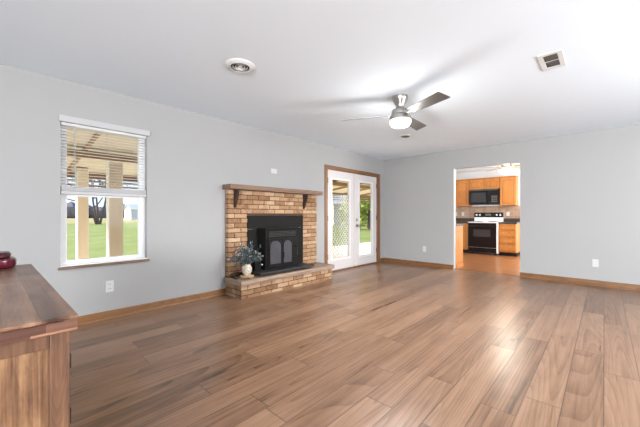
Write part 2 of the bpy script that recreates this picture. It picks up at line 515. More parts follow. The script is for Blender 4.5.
WIN = (.492, 1.268, .60, 2.055)
DY0, DY1, DZ = 4.43, 6.20, 2.005
wall_with_holes('wall_left', 0, XL, -T, YR - T, YB + .12, 0, H, [WIN, (DY0, DY1, 0, DZ)], 'wall_paint', 'long pale grey wall with the window, fireplace and patio doors')
wall_with_holes('wall_back', 1, YB, .12, XL - T, XR + T, 0, H, [(-2.270, -1.115, 0, 2.058)], 'wall_paint', 'pale grey wall with the opening into the kitchen')
wall_with_holes('wall_rear', 1, YR, -T, XL, XR + T, 0, H, [(.55, 2.9, .8, 2.1)], 'wall_paint', 'pale grey wall behind the camera with an added window')
wall_with_holes('wall_right', 0, XR, T, YR, YB, 0, H, [(.5, 2.1, .85, 2.15), (2.5, 4.3, .85, 2.15)], 'wall_paint', 'pale grey wall on the right with two added windows')
struct(bx('ceiling', 'ceiling_paint', None, XL - T, XR + T, YR - T, YB + .12, H, H + .1), 'flat white living room ceiling', 'ceiling')
struct(bx('floor', 'floor_planks', None, XL - T, XR + T, YR - T, 6.56, -.1, 0), 'brown wood plank living room floor', 'floor')
# kitchen shell
struct(bx('floor', 'kitchen_floor_tile', None, XL - T, .5, 6.56, KY + .1, -.1, .002), 'glossy orange brown kitchen tile floor', 'floor')
struct(bx('ceiling', 'ceiling_paint', None, XL - T, .6, YB + .12, KY + .1, H, H + .1), 'white kitchen ceiling', 'ceiling')
struct(bx('wall_kitchen_back', 'kitchen_paint', None, XL - T, .6, KY, KY + .1, 0, H), 'white kitchen wall behind the range and cabinets', 'wall')
struct(bx('wall_kitchen_left', 'kitchen_paint', None, XL - T, XL, YB + .12, KY, 0, H), 'white left wall of the kitchen', 'wall')
wall_with_holes('wall_kitchen_right', 0, .5, .1, YB + .12, KY, 0, H, [(7.8, 9.4, .8, 2.2)], 'kitchen_paint', 'white right wall of the kitchen with an added window')

# frames for the unseen windows added along with the fill lamps
def plain_window(name, axis, pos, s0, s1, z0, z1, label):
    b = MB(); f = .05; t = .05
    def put(a0, a1, zb, zt):
        if axis == 0: b.box(pos, pos + t, a0, a1, zb, zt)
        else: b.box(a0, a1, pos, pos + t, zb, zt)
    put(s0, s1, z0, z0 + f); put(s0, s1, z1 - f, z1); put(s0, s0 + f, z0 + f, z1 - f); put(s1 - f, s1, z0 + f, z1 - f)
    zm = (z0 + z1) / 2; put(s0 + f, s1 - f, zm - .025, zm + .025)
    o = b.build(name, 'white_vinyl'); struct(o, label, 'window')
    g = MB()
    if axis == 0: g.box(pos + .02, pos + .03, s0 + f, s1 - f, z0 + f, z1 - f)
    else: g.box(s0 + f, s1 - f, pos + .02, pos + .03, z0 + f, z1 - f)
    g.build('pane', 'glass', o)
plain_window('added_window_2', 1, YR - .12, .55, 2.9, .8, 2.1, 'added unseen white framed window in the wall behind the camera')
plain_window('added_window_3', 0, XR + .07, .5, 2.1, .85, 2.15, 'added unseen white framed window in the right wall nearer the camera')
plain_window('added_window_4', 0, XR + .07, 2.5, 4.3, .85, 2.15, 'added unseen white framed window in the right wall nearer the kitchen')
plain_window('added_window_5', 0, .55, 7.8, 9.4, .8, 2.2, 'added unseen white framed window in the right kitchen wall')

# baseboards with shoe moulding
def baseboard(name, m, axis, a0, a1, sgn_pos, label):
    # profile runs out from wall: d = distance from wall
    prof = [(0, 0), (.026, 0), (.026, .012), (.020, .022), (.013, .024), (.013, .078), (.008, .086), (0, .086)]
    b = MB()
    if axis == 1:   # along Y on left wall
        b.prism([(XL + d, z) for d, z in prof], 1, a0, a1)
    else:
        b.prism([(YB - d, z) for d, z in prof], 0, a0, a1)
    return struct(b.build(name, m), label, 'baseboard')
baseboard('baseboard_left', 'oak_trim_y', 1, YR, 2.265, 0, 'oak baseboard under the window')
baseboard('baseboard_left', 'oak_trim_y', 1, 4.11, 4.355, 0, 'oak baseboard between the fireplace and patio doors')
baseboard('baseboard_left', 'oak_trim_y', 1, 6.305, YB - .03, 0, 'short oak baseboard between patio doors and corner')
baseboard('baseboard_back', 'oak_trim_x', 0, XL, -2.27, 0, 'oak baseboard left of the kitchen opening')
baseboard('baseboard_back', 'oak_trim_x', 0, -1.115, XR, 0, 'oak baseboard right of the kitchen opening')
struct(bx('trim_2', 'oak_trim_x', None, -2.268, -1.117, 6.535, 6.585, 0, .008, bev=.003), 'oak threshold strip between living room and kitchen floors', 'threshold')

# ------------------------------------------------------------------ window 1
y0, y1, z0, z1 = WIN
wx = XL - .10
b = MB()
b.box(wx - .03, wx + .02, y0, y0 + .06, z0, z1); b.box(wx - .03, wx + .02, y1 - .06, y1, z0, z1)
b.box(wx - .03, wx + .02, y0 + .06, y1 - .06, z0, z0 + .05); b.box(wx - .03, wx + .02, y0 + .06, y1 - .06, z1 - .05, z1)
win = struct(b.build('window_1', 'white_vinyl'), 'white double hung window with half raised blind, left of the fireplace', 'window')
b = MB()
b.box(wx - .02, wx + .012, y0 + .06, y1 - .06, 1.30, 1.345)
b.build('meeting_rail', 'white_vinyl', win)
bx('pane', 'glass', win, wx - .006, wx, y0 + .06, y1 - .06, z0 + .05, 1.30)
bx('pane', 'glass', win, wx - .014, wx - .008, y0 + .06, y1 - .06, 1.345, z1 - .05)
b = MB(); b.box(XL - .10, XL - .0, y0, y1, z0 - .005, z0 + .012)
b.build('inner_sill', 'white_enamel', win)
b = MB().box(XL, XL + .035, y0 - .02, y1 + .02, .575, .597, bev=.004)
b.build('window_sill', 'mantel_wood', win)
bx('sash_lock', 'white_enamel', win, wx + .012, wx + .03, .86, .91, 1.345, 1.36)

bl = empty('window_blind', (XL, .88, 2.04))
tag(bl, 'white horizontal slat blind raised halfway in the left wall window', 'blind')
MB().box(XL - .012, XL + .028, .478, 1.292, 2.024, 2.086, bev=.004).build('valance', 'blind_rail', bl)
bx('headrail', 'blind_white', bl, XL - .06, XL - .014, .50, 1.262, 1.998, 2.036)
def slat_mb():
    q = MB()
    pts = [(-.021, -.0015), (-.010, .001), (0, .0018), (.010, .001), (.021, -.0015), (.021, -.0032), (0, 0), (-.021, -.0032)]
    q.prism([(px, pz) for px, pz in pts], 1, -.378, .378)
    return q
s0 = slat_mb().build('slat', 'blind_white', bl, local=True)
for i in range(19):
    s = s0 if i == 0 else s0.copy()
    if i: col.objects.link(s); s.parent = bl
    s.location = (-.036, .0, (1.425 + i * .0305) - 2.04)
b = MB()
for k in range(8): b.box(XL - .058, XL - .014, .50, 1.262, 1.350 + k * .0062, 1.3550 + k * .0062)
b.build('stacked_slats', 'blind_rail', bl)
MB().box(XL - .058, XL - .012, .498, 1.264, 1.318, 1.348, bev=.003).build('bottom_rail', 'blind_rail', bl)
b = MB()
for yy in (.60, .88, 1.16):
    for dx in (-.058, -.013): b.tube([(XL + dx, yy, 1.34), (XL + dx, yy, 2.0)], .0009, 5)
b.build('ladder_cord', 'cord_grey', bl)
MB().tube([(XL - .006, .605, 2.0), (XL - .002, .608, 1.38)], .0035, 6).build('tilt_wand', 'cord_grey', bl)

# ------------------------------------------------------------------ patio doors
b = MB()
b.box(XL - .0, XL + .018, 4.355, 4.43, 0, 2.07, bev=.003)
b.box(XL - .0, XL + .018, 6.20, 6.300, 0, 2.07, bev=.003)
cas = struct(b.build('trim_1', 'oak_trim_z'), 'oak casing around the patio doors', 'door casing')
MB().box(XL, XL + .018, 4.43, 6.20, 2.005, 2.07, bev=.003).build('head_casing', 'oak_trim_y', cas)
b = MB(); b.box(XL - T, XL - .001, 4.43, 4.442, 0, 2.005); b.box(XL - T, XL - .001, 6.188, 6.20, 0, 2.005); b.box(XL - T, XL - .001, 4.442, 6.188, 1.993, 2.005)
b.build('jamb', 'oak_trim_z', cas)
MB().box(XL - T, XL + .03, 4.435, 6.195, 0, .02, bev=.004).build('door_threshold', 'oak_trim_y', cas)

def french(name, ya, yb, ga, gb, gz0, gz1, label, hinge_y, knob=None):
    xa, xb = XL - .055, XL - .012
    b = MB()
    b.box(xa, xb, ya, ga, .024, 1.99); b.box(xa, xb, gb, yb, .024, 1.99)
    b.box(xa, xb, ga, gb, .024, gz0); b.box(xa, xb, ga, gb, gz1, 1.99)
    d = struct(b.build(name, 'door_white'), label, 'door')
    # raised lite frame
    b = MB(); f = .035; x1 = xb + .012
    b.box(xb, x1, ga - f, ga + .003, gz0 - f, gz1 + f, bev=.004); b.box(xb, x1, gb - .003, gb + f, gz0 - f, gz1 + f, bev=.004)
    b.box(xb, x1 - .001, ga, gb, gz0 - f, gz0 + .003, bev=.004); b.box(xb, x1 - .001, ga, gb, gz1 - .003, gz1 + f, bev=.004)
    b.build('lite_frame', 'white_enamel', d)
    bx('pane', 'glass', d, (xa + xb) / 2 - .004, (xa + xb) / 2 + .004, ga, gb, gz0, gz1)
    for hz in (.30, 1.05, 1.78):
        MB().box(xb, xb + .012, hinge_y - .012, hinge_y + .012, hz - .05, hz + .05, bev=.003).build('hinge', 'dark_hinge', d)
    return d
dl = french('door_1', 4.446, 5.318, 4.585, 5.14, .25, 1.81, 'left white patio door with tall glass pane, nearer the fireplace', 4.452)
dr = french('door_2', 5.324, 6.184, 5.50, 6.00, .225, 1.82, 'right white patio door with knob and deadbolt, nearer the corner', 6.178)
MB().box(XL - .012, XL + .008, 5.295, 5.345, .03, 1.985, bev=.004).build('astragal', 'door_white', dr)
def knobx(x, y, z, r, depth, name, par):
    b = MB()
    prof = [(0, 0), (r * 1.15, 0), (r * 1.15, .006), (r * .45, .012), (r * .45, depth * .45), (r * .95, depth * .62), (r, depth * .8), (r * .8, depth), (0, depth)]
    b.lathe(prof, seg=20)
    bmesh.ops.rotate(b.bm, verts=b.bm.verts, cent=(0, 0, 0), matrix=Matrix.Rotation(R(90), 3, 'Y'))
    bmesh.ops.translate(b.bm, verts=b.bm.verts, vec=(x, y, z))
    return b.build(name, 'nickel', par, True)
knobx(XL - .012, 5.39, .885, .034, .065, 'door_knob', dr)
knobx(XL - .012, 5.385, 1.01, .028, .03, 'deadbolt', dr)

# ------------------------------------------------------------------ wall plates
def plate_left(y, z, w, h, name, label, cat, slots=True):
    o = MB().box(XL, XL + .006, y - w / 2, y + w / 2, z - h / 2, z + h / 2, bev=.002).build(name, 'plate_white')
    tag(o, label, cat)
    if slots:
        for dz in (-.024, .024):
            s = MB().box(XL + .006, XL + .008, y - .017, y + .017, z + dz - .014, z + dz + .014, bev=.001).build('socket', 'plate_white', o)
            q = MB()
            for dy in (-.007, .007): q.box(XL + .008, XL + .0085, y + dy - .0015, y + dy + .0015, z + dz - .005, z + dz + .007)
            q.build('slot', 'duct_dark', s)
    return o
plate_left(.898, .345, .075, .12, 'wall_outlet', 'white power outlet on the left wall below the window', 'outlet')
plate_left(3.135, 1.815, .12, .075, 'blank_wall_plate', 'small white blank plate on the wall above the mantel', 'wall plate', False)
def plate_back(x, z, yw, name, label, cat, m='plate_white', w=.075, h=.12, slots=True):
    o = MB().box(x - w / 2, x + w / 2, yw - .006, yw, z - h / 2, z + h / 2, bev=.002).build(name, m)
    tag(o, label, cat)
    if slots:
        for dz in (-.024, .024):
            MB().box(x - .017, x + .017, yw - .008, yw - .006, z + dz - .014, z + dz + .014, bev=.001).build('socket', 'plate_white', o)
    return o
plate_back(-.104, .356, YB, 'wall_outlet', 'white power outlet low on the wall right of the kitchen opening', 'outlet')
plate_back(-2.892, .37, YB, 'wall_outlet', 'white power outlet low on the wall left of the kitchen opening', 'outlet')

# ------------------------------------------------------------------ fireplace
FX, FY0, FY1 = -3.82, 2.27, 4.05
HX, HY1 = -3.50, 4.10
MZ = 1.463
fp = empty('brick_fireplace', (XL, 3.16, 0))
tag(fp, 'tan brick fireplace with a wooden mantel and raised hearth on the left wall', 'fireplace')
CO, BL_, J = .0675, .205, .011
def bricks_front(b, x, y0, y1, z0, z1, zref, hole=None, thick=.04, par=0):
    """brick face in plane x facing +X; courses measured down from zref"""
    n = int(math.ceil((zref - z0) / CO))
    for k in range(n):
        zt = min(zref - k * CO, z1); zb = max(zref - (k + 1) * CO + J, z0)
        if zt - zb < .01: continue
        o = -(BL_ / 2 if (k + par) % 2 else 0)
        yy = y0 + o
        while yy < y1:
            a, c = max(yy, y0), min(yy + BL_ - J, y1)
            yy += BL_
            segs = [(a, c)]
            if hole and zb < hole[3] and zt > hole[2]:
                segs = []
                if a < hole[0]: segs.append((a, min(c, hole[0])))
                if c > hole[1]: segs.append((max(a, hole[1]), c))
            for p, q in segs:
                if q - p > .015:
                    j = random.uniform(-.0015, .0015)
                    b.box(x - thick, x + j, p, q, zb, zt)
def bricks_side(b, y, face, x0, x1, z0, z1, zref, thick=.03, par=0):
    n = int(math.ceil((zref - z0) / CO))
    for k in range(n):
        zt = min(zref - k * CO, z1); zb = max(zref - (k + 1) * CO + J, z0)
        if zt - zb < .01: continue
        xx = x1 - (BL_ / 2 if (k + par) % 2 == 0 else BL_) + J
        hi = x1
        while hi > x0 + .01:
            lo = max(xx, x0)
            if hi - lo > .012:
                if face < 0: b.box(lo, hi, y, y + thick, zb, zt)
                else: b.box(lo, hi, y - thick, y, zb, zt)
            hi = lo - J; xx = hi - BL_ + J
hole = (2.578, 3.702, .24, 1.102)
b = MB()
bricks_front(b, FX, FY0 + .001, FY1 - .001, .24, MZ, MZ, hole, thick=.0735)
brk = b.build('brick_surround', 'brick', fp)
b = MB()
b.box(XL, FX - .007, FY0 + .004, hole[0] - .002, .24, MZ); b.box(XL, FX - .007, hole[1] + .002, FY1 - .004, .24, MZ)
b.box(XL, FX - .007, hole[0] - .002, hole[1] + .002, hole[3] + .002, MZ)
b.build('mortar_joints', 'mortar', brk)
b = MB()
bricks_front(b, HX, FY0, HY1, .0, .173, .173, par=1)
bricks_side(b, FY0, -1, XL + .005, HX - .042, .0, .173, .173)
bricks_side(b, HY1, 1, XL + .005, HX - .042, .0, .173, .173)
hb = b.build('hearth_bricks', 'brick', fp)
bx('mortar_joints', 'mortar', hb, XL, HX - .006, FY0 + .006, HY1 - .006, 0, .172)
MB().box(XL, HX + .03, FY0 - .02, HY1 + .04, .175, .241, bev=.007).build('hearth_slab', 'hearth_top', fp)
man = MB().box(XL, -3.69, 2.225, 4.075, 1.465, 1.532, bev=.006).build('mantel', 'mantel_wood', fp)
for yy in (2.352, 3.70):
    MB().prism([(-3.818, 1.464), (-3.712, 1.464), (-3.716, 1.44), (-3.796, 1.225), (-3.818, 1.215)], 1, yy, yy + .032, bev=.002).build('bracket', 'bracket_wood', man)

# stove insert
st = empty('fireplace_insert', (-3.75, 3.14, .241))
tag(st, 'black iron wood burning insert with two arched glass doors set in the brick fireplace', 'stove')
MB().box(-3.845, -3.812, 2.58, 3.70, .243, 1.10, bev=.002).build('surround_panel', 'black_iron', st)
body = MB().box(-3.81, -3.63, 2.765, 3.385, .30, .895, bev=.008).build('firebox', 'black_iron', st)
MB().box(-3.81, -3.60, 2.745, 3.41, .895, .918, bev=.006).build('top_plate', 'black_iron', st)
for ya in (2.582, 3.415):
    MB().box(-3.812, -3.806, ya, ya + .155 + (.065 if ya > 3 else 0), .899, .907).build('trim_strip', 'silver', st)
# air slots below the top plate
b = MB()
for k in range(4): b.box(-3.63, -3.606, 2.81, 3.34, .785 + k * .022, .796 + k * .022, bev=.002)
b.build('louver', 'shelf_iron', st)
# door frame and arched doors
b = MB().box(-3.63, -3.612, 2.785, 3.35, .335, .765, bev=.004)
b.build('door_frame', 'black_iron', st)
def arch_poly(ya, yb, za, zs, rise, n=12):
    p = [(ya, za), (yb, za), (yb, zs)]
    for i in range(1, n):
        a = PI * i / n
        p.append(((ya + yb) / 2 + (yb - ya) / 2 * math.cos(a), zs + rise * math.sin(a)))
    p.append((ya, zs)); return p
for ya, yb, hy in ((2.795, 3.045, 3.035), (3.052, 3.262, 3.062)):
    d = MB().box(-3.612, -3.596, ya, yb, .345, .755, bev=.004).build('door', 'black_iron', st)
    MB().prism(arch_poly(ya + .025, yb - .020, .385, .65, .075), 0, -3.5965, -3.592).build('pane', 'stove_glass', d)
    b = MB()
    q = arch_poly(ya + .02, yb - .016, .38, .65, .082)
    b.tube([(-3.592, p[0], p[1]) for p in q] + [(-3.592, q[0][0], q[0][1])], .006, 6)
    b.build('arch_moulding', 'black_gloss', d)
    MB().tube([(-3.596, hy, .54), (-3.57, hy, .54), (-3.57, hy, .47)], .007, 8).build('handle', 'black_gloss', d)
MB().tube([(-3.61, 3.31, .62), (-3.56, 3.325, .62), (-3.555, 3.325, .48)], .008, 8).build('latch_handle', 'black_gloss', st)
MB().box(-3.81, -3.505, 2.585, 3.66, .268, .302, bev=.006).build('ash_shelf', 'shelf_iron', st)
MB().box(-3.81, -3.60, 2.70, 3.56, .243, .272).build('plinth', 'black_iron', st)
b = MB().sphere((-3.60, 2.675, .40), .018, 2); b.tube([(-3.81, 2.675, .40), (-3.60, 2.675, .40)], .006, 8)
b.build('damper_knob', 'silver', st, True)
MB().box(-3.81, -3.70, 2.63, 2.735, .30, .50, bev=.006).build('blower_box', 'black_iron', st)

# ------------------------------------------------------------------ vase on riser
vx, vy = -3.61, 2.43
rs = empty('wooden_riser', (vx, vy, .241))
tag(rs, 'small round pale wooden riser under the vase on the hearth', 'riser')
MB().lathe([(0, .022), (.092, .022), (.098, .028), (.098, .036), (.092, .040), (0, .040)], (vx, vy, .241), 28).build('tray', 'riser_wood', rs, True)
for k in range(3):
    a = 2 * PI * k / 3 + .35
    MB().lathe([(0, 0), (.018, .001), (.024, .012), (.018, .024), (0, .025)], (vx + .066 * math.cos(a), vy + .066 * math.sin(a), .241), 12).build('foot', 'riser_wood', rs, True)
vz = .282
va = MB().lathe([(0, 0), (.038, 0), (.045, .01), (.062, .05), (.070, .085), (.064, .115), (.048, .135), (.044, .146), (.052, .158), (.046, .158), (.038, .146), (.04, .13), (0, .12)], (vx, vy, vz), 28).build('vase', 'vase', None, True)
tag(va, 'speckled cream pottery vase standing on the riser on the hearth', 'vase')
random.seed(11)
fol = empty('eucalyptus_bunch', (vx, vy, vz + .13))
tag(fol, 'bushy bunch of dusty blue green stems in the hearth vase', 'plant')
bs = MB(); bl1 = MB(); bb = MB()
top = Vector((vx, vy, vz + .14))
for i in range(66):
    a = random.uniform(0, 2 * PI); el = random.uniform(.0, 1.35)
    ln = random.uniform(.17, .29) * (1.0 if el < .8 else .95)
    d = Vector((math.cos(a) * math.cos(el) * .62, math.sin(a) * math.cos(el) * 1.05, math.sin(el) * 1.05))
    if d.x < 0: d.x *= .8
    p0 = top + Vector((random.uniform(-.02, .02), random.uniform(-.02, .02), -.12 + .1))
    pts = [top + Vector((0, 0, -.02))]
    for k in range(1, 6):
        t_ = k / 5
        pts.append(top + d * ln * t_ + Vector((0, 0, .09 * t_ - .06 * t_ * t_)) + Vector([random.uniform(-.006, .006) for _ in range(3)]))
    bs.tube(pts, .0022, 4, .001)
    for k in range(1, 6):
        for q in range(5):
            p = pts[k] + Vector([random.uniform(-.016, .016) for _ in range(3)])
            u = Vector([random.gauss(0, 1) for _ in range(3)]).normalized(); v = u.orthogonal().normalized()
            v = (Matrix.Rotation(random.uniform(0, 6.28), 3, u) @ v)
            bl1.quad(p, u * random.uniform(.012, .020), v * random.uniform(.012, .018))
    if i % 2 == 0:
        for q in range(3): bb.sphere(pts[-1] + Vector([random.uniform(-.014, .014) for _ in range(3)]), .0055, 1)
bs.build('stem', 'twig', fol)
lf = bl1.build('leaves', 'foliage_dusty', fol); lf['kind'] = 'stuff'
bb.build('berries', 'berry_white', fol)['kind'] = 'stuff'
# driftwood
b = MB()
b.tube([(-3.79, 2.285, .262), (-3.775, 2.33, .285), (-3.765, 2.38, .300), (-3.76, 2.46, .285), (-3.76, 2.55, .262)], .032, 10, .014)
b.tube([(-3.77, 2.31, .262), (-3.73, 2.30, .268), (-3.70, 2.285, .260)], .016, 8, .007)
b.tube([(-3.75, 2.34, .285), (-3.77, 2.42, .275), (-3.78, 2.50, .262)], .02, 8, .01)
b.tube([(-3.72, 2.29, .256), (-3.66, 2.275, .256), (-3.61, 2.285, .253)], .011, 8, .007)
dw = b.build('driftwood', 'driftwood', None, True)
tag(dw, 'dark gnarled driftwood piece lying behind the vase on the hearth', 'driftwood')

# ------------------------------------------------------------------ sideboard
SZ = .80
sb = empty('sideboard', (-1.93, -.04, 0))
tag(sb, 'rustic brown wooden sideboard with a thick plank top at the lower left', 'sideboard')
MB().box(-2.67, -1.205, -.27, .195, SZ - .012, SZ, bev=.003).build('top', 'rustic_top', sb)
MB().box(-2.67, -1.205, -.27, .194, SZ - .047, SZ - .0125, bev=.002).build('top_edge', 'rustic_edge', sb)
bx0, bx1, by0, by1 = -2.65, -1.228, -.255, .168
for xx in (bx1, bx0 + .02):
    b = MB(); b.box(xx - .02, xx - .008, by0 + .040, by1 - .034, .10, .712)
    ep = b.build('end_panel', 'rustic_side', sb)
    for ya, yb in ((by0, by0 + .047), (by1 - .038, by1 + .010)): MB().box(xx - .03, xx, ya, yb, 0, .752, bev=.003).build('stile', 'rustic_stile', ep)
    for za, zb in ((.706, .752), (.08, .14)): MB().box(xx - .024, xx - .002, by0 + .048, by1 - .039, za, zb, bev=.002).build('rail', 'rustic_stile', ep)
b = MB(); b.box(bx0 + .03, bx1 - .032, by0, by0 + .012, .08, .75); b.box(bx0 + .03, bx1 - .032, by0 + .012, by1 - .02, .08, .10)
b.box(bx0 + .03, bx1 - .032, by1 - .02, by1 + .005, .70, .752); b.box(bx0 + .03, bx1 - .032, by1 - .02, by1 + .005, .08, .12)
b.build('carcass', 'rustic_side', sb)
dw_ = (bx1 - bx0 - .07) / 3
for k in range(3):
    xa = bx0 + .034 + k * dw_
    d = MB().box(xa + .002, xa + dw_ - .002, by1 - .018, by1 + .008, .122, .698, bev=.003).build('door', 'rustic_side', sb)
    MB().tube([(xa + dw_ * .12, by1 + .008, .46), (xa + dw_ * .12, by1 + .03, .45), (xa + dw_ * .12, by1 + .03, .37), (xa + dw_ * .12, by1 + .008, .36)], .005, 8).build('handle', 'black_iron', d)
for hz in (.65, .478, .20):
    MB().box(bx1 - .035, bx1 - .004, by1 + .0105, by1 + .0135, hz - .022, hz + .022, bev=.001).build('hinge', 'bracket_wood', sb)

bxm = empty('trinket_box', (-2.60, .012, SZ))
tag(bxm, 'glossy dark maroon rounded box at the far end of the sideboard', 'box')
MB().lathe([(0, 0), (.075, 0), (.094, .008), (.101, .025), (.099, .048), (.088, .058), (0, .058)], (-2.60, .024, SZ), 40, sq=3.2).build('box_body', 'maroon_glaze', bxm, True)
MB().lathe([(0, .058), (.068, .058), (.078, .064), (.080, .080), (.072, .092), (.03, .096), (0, .096)], (-2.60, .022, SZ), 40, sq=3.0).build('box_lid', 'maroon_lid', bxm, True)
dsh = MB().lathe([(0, 0), (.022, 0), (.026, .004), (.034, .030), (.036, .045), (.033, .045), (.031, .03), (.022, .008), (0, .007)], (-1.475, -.003, SZ), 28).build('silver_cup', 'silver', None, True)
tag(dsh, 'small shiny silver cup on the sideboard at the left frame edge', 'cup')

# ------------------------------------------------------------------ ceiling fan
FC = Vector((-1.684, 3.150, 0))
fan = empty('ceiling_fan', (FC.x, FC.y, H))
tag(fan, 'brushed nickel three blade ceiling fan with lit white bowl on the living room ceiling', 'ceiling fan')
MB().lathe([(0, 2.44), (.084, 2.44), (.086, 2.420), (.080, 2.395), (.066, 2.370), (.054, 2.340), (.050, 2.33), (.050, 2.31), (.056, 2.30), (.056, 2.29), (0, 2.29)], FC, 36).build('canopy', 'nickel', fan, True)
MB().lathe([(0, 2.298), (.060, 2.298), (.085, 2.288), (.096, 2.274), (.096, 2.235), (.108, 2.225), (.116, 2.21), (.121, 2.185), (.121, 2.170), (0, 2.170)], FC, 40).build('motor_housing', 'nickel', fan, True)
MB().lathe([(.118, 2.171), (.121, 2.150), (.115, 2.128), (.096, 2.108), (.06, 2.097), (0, 2.094)], FC, 40).build('lamp_bowl', 'lamp_glass', fan, True)
def fan_blade(w0, w1, r0, r1, th=.006):
    b = MB()
    p = [(r0, -w0 / 2), (r0 + .03, -w0 / 2 - .003), (r1 - .008, -w1 / 2), (r1, -w1 / 2 + .008), (r1 + .016, w1 / 2 - .014), (r1 + .006, w1 / 2), (r0 + .03, w0 / 2 + .003), (r0, w0 / 2)]
    b.prism(p, 2, -th / 2, th / 2, bev=.0015)
    return b
bl0 = fan_blade(.105, .145, .135, .645).build('blade', 'blade', fan, local=True)
ir = MB().box(.06, .19, -.022, .022, -.010, -.004, bev=.002).box(.06, .10, -.03, .03, -.016, .012, bev=.003)
ir = ir.build('blade_iron', 'nickel', bl0, local=True)
FAN_Z = 2.228 - H
for k, a in enumerate((-153, -24, 94)):
    o = bl0; q = ir
    if k:
        o = bl0.copy(); col.objects.link(o); o.parent = fan
        q = ir.copy(); col.objects.link(q); q.parent = o
    o.rotation_mode = 'QUATERNION'
    m = Matrix.Rotation(R(a), 4, 'Z') @ Matrix.Rotation(R(-14), 4, 'X')
    o.rotation_quaternion = m.to_quaternion()
    o.location = (0, 0, FAN_Z)
# the bowl lamp's own light
light('SPOT', 'fan_downlight', (FC.x, FC.y, 2.05), (0, 0, 0), 60, (1.0, .985, .96), spot_size=R(168), spot_blend=.6, shadow_soft_size=.1)
light('POINT', 'fan_bulb', (FC.x, FC.y, 2.04), (0, 0, 0), 10, (1.0, .98, .95), shadow_soft_size=.12)

# ------------------------------------------------------------------ ceiling vents
dv = empty('round_ceiling_diffuser', (-2.40, 1.535, H))
tag(dv, 'round white ceiling air diffuser with concentric rings above the left wall window side', 'vent')
MB().lathe([(.082, 2.424), (.088, 2.420), (.118, 2.428), (.130, 2.436), (.131, 2.44), (.080, 2.44)], (-2.385, 1.535, 0), 40).build('flange', 'vent_white', dv, True)
MB().lathe([(0, 2.4385), (.083, 2.4385)], (-2.385, 1.535, 0), 32).build('duct_opening', 'duct_dark', dv)
for r_ in (.066, .044, .022):
    MB().lathe([(r_ - .006, 2.436), (r_ - .004, 2.436), (r_ + .001, 2.428), (r_ - .001, 2.426), (r_ - .006, 2.433)], (-2.385, 1.535, 0), 32).build('ring', 'white_enamel', dv, True)
MB().lathe([(0, 2.425), (.012, 2.426), (.012, 2.438)], (-2.385, 1.535, 0), 16).build('center_cap', 'column_beige', dv, True)

vt = empty('ceiling_register', (-.325, 3.30, H))
tag(vt, 'white rectangular ceiling air register with dark and light louvre halves', 'vent')
b = MB(); X0, X1, Y0, Y1 = -.415, -.250, 3.125, 3.475
b.box(X0, X1, Y0, Y0 + .04, H - .008, H); b.box(X0, X1, Y1 - .04, Y1, H - .008, H)
b.box(X0, X0 + .035, Y0 + .04, Y1 - .04, H - .008, H); b.box(X1 - .035, X1, Y0 + .04, Y1 - .04, H - .008, H)
b.box(X0 + .035, X1 - .035, 3.285, 3.297, H - .008, H)
b.build('frame', 'vent_white', vt)
bx('damper_plate', 'duct_dark', vt, X0 + .035, X1 - .035, Y0 + .04, Y1 - .04, H - .0015, H)
b = MB()
for k in range(7):
    yy = Y0 + .045 + k * .017
    b.prism([(yy, H - .002), (yy + .002, H - .002), (yy + .010, H - .009), (yy + .008, H - .009)], 0, X0 + .035, X1 - .035)
# prism along x expects (y,z)
b.build('louver', 'dark_grille', vt)
b = MB()
for k in range(9):
    yy = 3.300 + k * .0145
    b.prism([(yy + .014, H - .002), (yy + .016, H - .002), (yy + .003, H - .007), (yy, H - .007)], 0, X0 + .035, X1 - .035)
b.build('louver', 'grey_grille', vt)

sv = empty('small_round_vent', (-2.445, 4.755, H))
tag(sv, 'small dark round vent on the ceiling beyond the fan', 'vent')
MB().lathe([(0, 2.420), (.07, 2.421), (.082, 2.430), (.084, 2.44)], (-2.445, 4.755, 0), 28).build('cover', 'grey_grille', sv, True)
MB().lathe([(.0, 2.4185), (.066, 2.4185), (.066, 2.421)], (-2.445, 4.755, 0), 28).build('grille', 'dark_grille', sv, True)

# ------------------------------------------------------------------ kitchen
UB, UF = KY, KY - .32     # uppers
BF = KY - .61             # base front
def cath_poly(xa, xb, za, zt, rise, n=14):
    """panel outline with cathedral arch top, in (x,z)"""
    p = [(xa, za), (xb, za), (xb, zt)]
    w_ = xb - xa; p.append((xb - w_ * .12, zt))
    for i in range(1, n):
        a = i / n
        p.append((xb - w_ * .12 - (w_ * .76) * a, zt + rise * math.sin(PI * a) ** 1.3))
    p.append((xa + w_ * .12, zt)); p.append((xa, zt)); return p
def cab_door(par, xa, xb, za, zb, yf, arch=.04, knob=None):
    d = MB().box(xa, xb, yf - .019, yf, za, zb, bev=.003).build('door', 'honey_oak', par)
    f = min(.055, (xb - xa) * .2)
    fz = min(.055, (zb - za) * .22)
    rise = min(arch, (zb - za) * .25)
    MB().prism(cath_poly(xa + f - .008, xb - f + .008, za + fz - .008, zb - fz - rise + .006, rise), 1, yf - .0205, yf - .0185).build('groove_shade', 'honey_oak_shade', d)  # flat plate in the darker oak, its shade painted rather than cut
    MB().prism(cath_poly(xa + f + .004, xb - f - .004, za + fz + .004, zb - fz - rise - .006, rise), 1, yf - .0235, yf - .0205, bev=.001).build('raised_panel', 'honey_oak', d)
    return d
def upper(xa, xb, za, zb, nd, label, arch=.04):
    o = empty('wall_cabinet', ((xa + xb) / 2, KY, za))
    tag(o, label, 'cabinet')
    bx('body', 'honey_oak', o, xa, xb, UF, UB, za, zb)
    wd = (xb - xa) / nd
    for k in range(nd): cab_door(o, xa + k * wd + .012, xa + (k + 1) * wd - .012, za + .015, zb - .015, UF, arch)
    return o
upper(-3.42, -2.985, 1.378, 2.168, 1, 'tall honey oak wall cabinet left of the black microwave')
